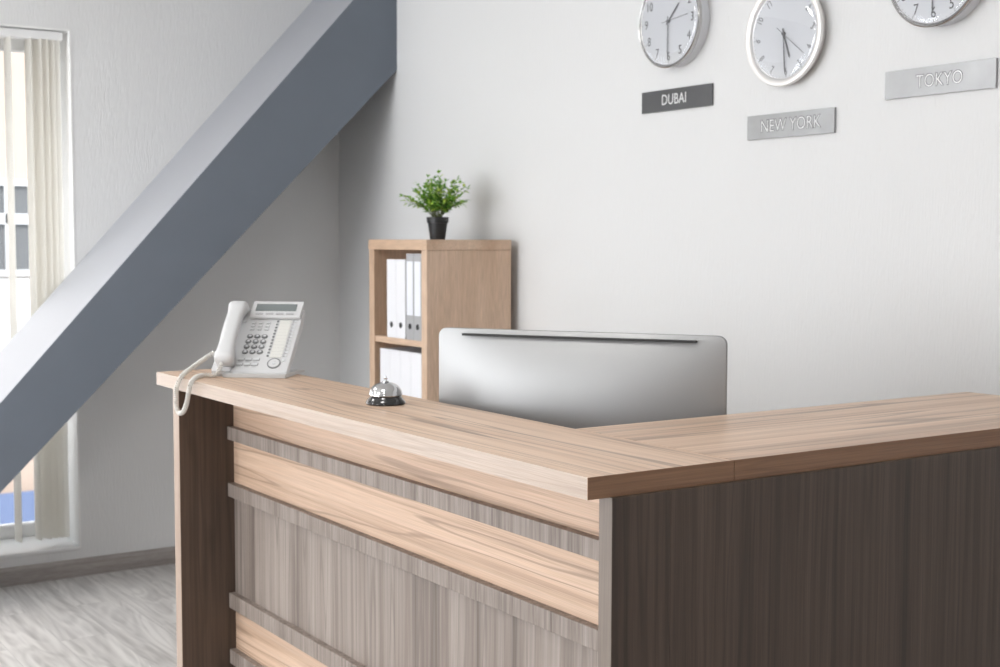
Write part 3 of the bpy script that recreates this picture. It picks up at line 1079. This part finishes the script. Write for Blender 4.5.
# binders
def binder(name, x, wid, y, z, h, m, label, labelled, deep=0.28, group=None):
    t = thing(name, label, 'binder', (x, y, z), 0, group)
    bm = bmesh.new()
    c = 0.003
    box(bm, 0, c, 0, deep, 0, h)
    box(bm, wid - c, wid, 0, deep, 0, h)
    box(bm, c, wid - c, 0, c, 0, h)
    obj('cover', bm, m, t, bevel=0.001)
    obj('pages', bx(c + 0.001, wid - c - 0.001, c + 0.012, deep - 0.012, 0.008, h - 0.012), M['white_card'], t)
    mt = Matrix.Translation((wid * 0.5, -0.0006, 0.052)) @ Matrix.Rotation(radians(90), 4, 'X')
    obj('finger_hole', lathe([(0, 0.0), (0.0115, 0.0), (0.0115, 0.0012), (0, 0.0012)], 24, mtx=mt @ Matrix.Translation((0, 0, -0.0008))), M['dark'], t)
    if labelled:
        obj('spine_label', bx(0.006, wid - 0.006, -0.0012, 0.0, 0.095, h - 0.03), M['label'], t)
    return t


binder('ring_binder', -4.686, 0.0735, CY0 + 0.005, 1.117, 0.310, M['white_card'], 'plain white binder, leftmost on the upper shelf of the oak cabinet', False, group='binders in the cabinet')
binder('ring_binder', -4.6115, 0.0735, CY0 + 0.005, 1.117, 0.310, M['white_card'], 'plain white binder, second from left on the upper shelf', False, group='binders in the cabinet')
binder('ring_binder', -4.5265, 0.058, CY0 + 0.003, 1.117, 0.334, M['grey_card'], 'grey binder with white spine label beside the plain white binders', True, group='binders in the cabinet')
binder('ring_binder', -4.4675, 0.058, CY0 + 0.003, 1.117, 0.334, M['grey_card'], 'grey binder with white spine label, rightmost on the upper shelf', True, group='binders in the cabinet')
nm = ['leftmost', 'second from left', 'third from left', 'rightmost']
for k in range(4):
    binder('ring_binder', -4.742 + k * 0.083, 0.082, CY0 + 0.003, 0.757, 0.311, M['white_card'], 'tall white binder, %s of four on the lower cabinet shelf' % nm[k], False, group='binders in the cabinet')

# ------------------------------------------------------------------ potted plant on the cabinet
PLX, PLY = -4.610, 2.745
pl = thing('potted_plant', 'small leafy green plant in black pot on top of the oak cabinet', 'plant', (PLX, PLY, CH))
obj('pot', lathe([(0, 0), (0.030, 0), (0.0395, 0.066), (0.0430, 0.067), (0.0450, 0.090), (0.0410, 0.090), (0.0385, 0.075), (0, 0.074)], 40), M['pot'], pl, smooth=True)
obj('soil', lathe([(0, 0.0745), (0.0383, 0.0745), (0.030, 0.081), (0, 0.083)], 24), M['soil'], pl)
rng = random.Random(11)
sb, lf = bmesh.new(), bmesh.new()
def leaf(bm, p, d, up, ln, wd):
    d = d.normalized()
    s = d.cross(up)
    if s.length < 1e-3: s = Vector((1, 0, 0))
    s.normalize()
    n = s.cross(d).normalized()
    prof = [(0.0, 0.10), (0.22, 0.75), (0.48, 1.0), (0.75, 0.68), (1.0, 0.02)]
    prev = None
    for t, wf in prof:
        c = p + d * (ln * t) - Vector((0, 0, 1)) * (ln * 0.22 * t * t)
        a = bm.verts.new(c + s * (wd * wf) + n * (wd * 0.25 * wf))
        m_ = bm.verts.new(c)
        b = bm.verts.new(c - s * (wd * wf) + n * (wd * 0.25 * wf))
        if prev:
            bm.faces.new((prev[0], a, m_, prev[1]))
            bm.faces.new((prev[1], m_, b, prev[2]))
        prev = (a, m_, b)


for k in range(64):
    azm = k * 2.399963 + rng.uniform(-0.3, 0.3)
    lean = (k / 64.0) ** 0.75 * 1.22 + rng.uniform(-0.1, 0.1)
    length = rng.uniform(0.115, 0.182) * (1.0 - 0.10 * lean) + 0.01
    base = Vector((0.018 * cos(azm) * rng.random(), 0.018 * sin(azm) * rng.random(), 0.078))
    pts = []
    p = base.copy()
    n = 10
    for i in range(n + 1):
        t = i / n
        ang = lean * (0.55 + 0.75 * t)
        d = Vector((sin(ang) * cos(azm), sin(ang) * sin(azm), cos(ang)))
        pts.append(p.copy())
        p = p + d * (length / n)
    tube(pts, [0.0010 * (1 - 0.6 * i / n) for i in range(n + 1)], 4, sb)
    for i in range(3, n + 1):
        d = (pts[i] - pts[i - 1]).normalized()
        for sgn in (-1, 1):
            if rng.random() < 0.12: continue
            side = d.cross(Vector((0, 0, 1)))
            side = side.normalized() if side.length > 0.1 else Vector((cos(azm + 1.57), sin(azm + 1.57), 0))
            rot = Matrix.Rotation(rng.uniform(-1.2, 1.2), 3, d)
            dd = (d * 0.75 + (rot @ side) * sgn * rng.uniform(0.5, 0.9))
            leaf(lf, pts[i], dd, Vector((rng.uniform(-.4, .4), rng.uniform(-.4, .4), 1)), rng.uniform(0.017, 0.030), rng.uniform(0.0045, 0.0070))
    leaf(lf, pts[-1], (pts[-1] - pts[-2]), Vector((0, 0, 1)), 0.02, 0.0035)
obj('stems', sb, M['stem'], pl)
obj('foliage', lf, M['leaf'], pl)

# ------------------------------------------------------------------ clocks and name plates on the back wall
WALLM = Matrix(((1, 0, 0, 0), (0, 0, -1, 0), (0, 1, 0, 0), (0, 0, 0, 1)))      # local x -> x, local y -> z, local z -> -y (out of the wall)


def hand(bm, ang, l, wd, tail, z, th=0.0012):
    """clock hand, ang in degrees clockwise from 12"""
    a = radians(90 - ang)
    mt = WALLM @ Matrix.Translation((0, 0, z)) @ Matrix.Rotation(a, 4, 'Z')
    pts = [(-tail, -wd * 0.7), (-tail, wd * 0.7), (l * 0.9, wd), (l, 0.0), (l * 0.9, -wd)]
    nb = extrude_poly(pts, 'Z', 0, th)
    nb.transform(mt)
    me = bpy.data.meshes.new('tmp'); nb.to_mesh(me); nb.free()
    bm.from_mesh(me); bpy.data.meshes.remove(me)


def clock(cx, cz, R, label, style, hour, minute, second, roll=0.0):
    t = thing('wall_clock', label, 'clock', (cx, YW, cz), 0, 'city clocks on the back wall')
    rz = Matrix.Rotation(radians(roll), 4, 'Z')
    if style == 'deep':
        D = 0.055
        prof = [(R * 0.93, 0.0), (R * 0.95, 0.004), (R * 0.955, D - 0.022), (R * 0.97, D - 0.018), (R * 0.97, D - 0.012), (R * 0.995, D - 0.008), (R, D - 0.002), (R * 0.985, D),
                (R * 0.965, D - 0.001), (R * 0.952, D - 0.005), (R * 0.946, D - 0.0055), (R * 0.93, D - 0.006)]
        dz, Ri = D - 0.006, R * 0.945
        mm = M['steel']
    else:
        D = 0.042
        prof = [(R * 0.88, 0.0), (R * 0.90, 0.006), (R * 0.93, D - 0.024), (R * 0.985, D - 0.016), (R, D - 0.008), (R * 0.985, D - 0.002), (R * 0.95, D), (R * 0.89, D - 0.003),
                (R * 0.865, D - 0.007), (R * 0.856, D - 0.013), (R * 0.84, D - 0.014)]
        dz, Ri = D - 0.014, R * 0.855
        mm = M['ring_white']
    bm = lathe(prof, 96); bm.transform(WALLM)
    obj('rim', bm, mm, t, smooth=True)
    bm = lathe([(0, 0.002), (Ri + 0.002, 0.002), (Ri + 0.002, dz), (0, dz)], 72); bm.transform(WALLM)
    obj('dial', bm, M['dial'], t)
    num = bmesh.new()
    fs = R * (0.27 if style == 'deep' else 0.19)
    for h in range(1, 13):
        a = radians(90 - 30 * h)
        rr = Ri * (0.80 if style == 'deep' else 0.84)
        if style == 'deep':
            mt = WALLM @ rz @ Matrix.Translation((rr * cos(a), rr * sin(a), dz + 0.0004)) @ Matrix.Diagonal((0.85, 1, 1, 1))
        else:
            # numerals stand radially on this dial
            rot = a - pi / 2 if sin(a) > -0.1 else a + pi / 2
            rot = rot * 0.45 if h in (3, 9) else rot
            mt = WALLM @ rz @ Matrix.Translation((rr * cos(a), rr * sin(a), dz + 0.0004)) @ Matrix.Rotation(rot, 4, 'Z') @ Matrix.Diagonal((0.8, 1, 1, 1))
        text_bm(str(h), fs, 0.0003, num, mt)
    obj('numerals', num, M['ink'] if style == 'deep' else M['ink_grey'], t)
    tk = bmesh.new()
    for k in range(60):
        a = radians(6 * k)
        ln, wd = (0.010, 0.0012) if k % 5 == 0 else (0.004, 0.0005)
        mt = WALLM @ rz @ Matrix.Rotation(a, 4, 'Z')
        box(tk, Ri - 0.004 - ln, Ri - 0.004, -wd / 2, wd / 2, dz, dz + 0.0006, mtx=mt)
    obj('minute_marks', tk, M['ink_grey'], t)
    b = bmesh.new(); hand(b, 30 * (hour + minute / 60.0) - roll, R * 0.50, R * 0.018, R * 0.10, dz + 0.003)
    obj('hour_hand', b, M['ink_grey'], t)
    b = bmesh.new(); hand(b, 6 * minute - roll, R * 0.74, R * 0.013, R * 0.10, dz + 0.005)
    obj('minute_hand', b, M['ink_grey'], t)
    b = bmesh.new(); hand(b, 6 * second - roll, R * 0.70, R * 0.005, R * 0.2, dz + 0.007)
    obj('second_hand', b, M['ink_grey'], t)
    b = lathe([(0, dz), (R * 0.035, dz), (R * 0.035, dz + 0.008), (0, dz + 0.009)], 20); b.transform(WALLM)
    obj('hub', b, M['ink_grey'], t)
    zg = dz + 0.0095
    gp = [(Ri, zg)] + [(Ri * cos(radians(90 * k / 12)), zg + 0.006 * sin(radians(90 * k / 12))) for k in range(1, 12)] + [(0, zg + 0.006)]
    b = lathe(gp, 72); b.transform(WALLM)
    obj('glass', b, M['clock_glass'], t, smooth=True)
    return t


clock(-3.422, 2.226, 0.1525, 'deep chrome wall clock above the dark Dubai plate', 'deep', 1, 30, 14)
clock(-2.916, 2.123, 0.1575, 'flat silver-rimmed wall clock above the New York plate', 'flat', 5, 30, 22, roll=4)
clock(-2.354, 2.220, 0.1525, 'deep chrome wall clock above the Tokyo plate at the right edge', 'deep', 6, 30, 10)


def plate(x0, x1, z0, z1, label, txt, m, lm, size, dx, fat=0.0):
    t = thing('name_plate', label, 'sign', ((x0 + x1) / 2 + 0.003, YW, (z0 + z1) / 2), 0, 'city plates under the clocks')
    h, wv = z1 - z0, x1 - x0 - 0.007
    b = bx(-wv / 2, wv / 2, -0.009, 0.0, -h / 2, h / 2)
    obj('plate', b, m, t, bevel=0.0006)
    mt = WALLM @ Matrix.Translation((dx, 0, 0.0094)) @ Matrix.Diagonal((0.86, 1, 1, 1))
    obj('lettering', text_bm(txt, size, 0.0004, None, mt, 1.02, fat), lm, t)
    return t


def plate2(x0, x1, z0, z1, label, txt, size, dx):
    t = plate(x0, x1, z0, z1, label, txt, M['plate'], M['letter_shadow'], size, dx, 0.0012)
    mt = WALLM @ Matrix.Translation((dx + 0.0008, -0.0006, 0.0096)) @ Matrix.Diagonal((0.86, 1, 1, 1))
    obj('lettering', text_bm(txt, size, 0.0004, None, mt, 1.02, -0.0006), M['letter_bright'], t)
    return t


plate(-3.614, -3.2546, 1.9389, 2.0107, 'metal name plate reading DUBAI on the back wall, coloured dark for its reflection', 'DUBAI', M['plate_dark_reflection'], M['letter_bright'], 0.050, -0.008)
plate2(-3.0954, -2.7297, 1.8167, 1.8904, 'bright metal name plate reading NEW YORK on the back wall', 'NEW YORK', 0.054, 0.003)
plate2(-2.552, -2.1855, 1.8955, 1.9718, 'bright metal name plate reading TOKYO on the back wall', 'TOKYO', 0.050, 0.003)
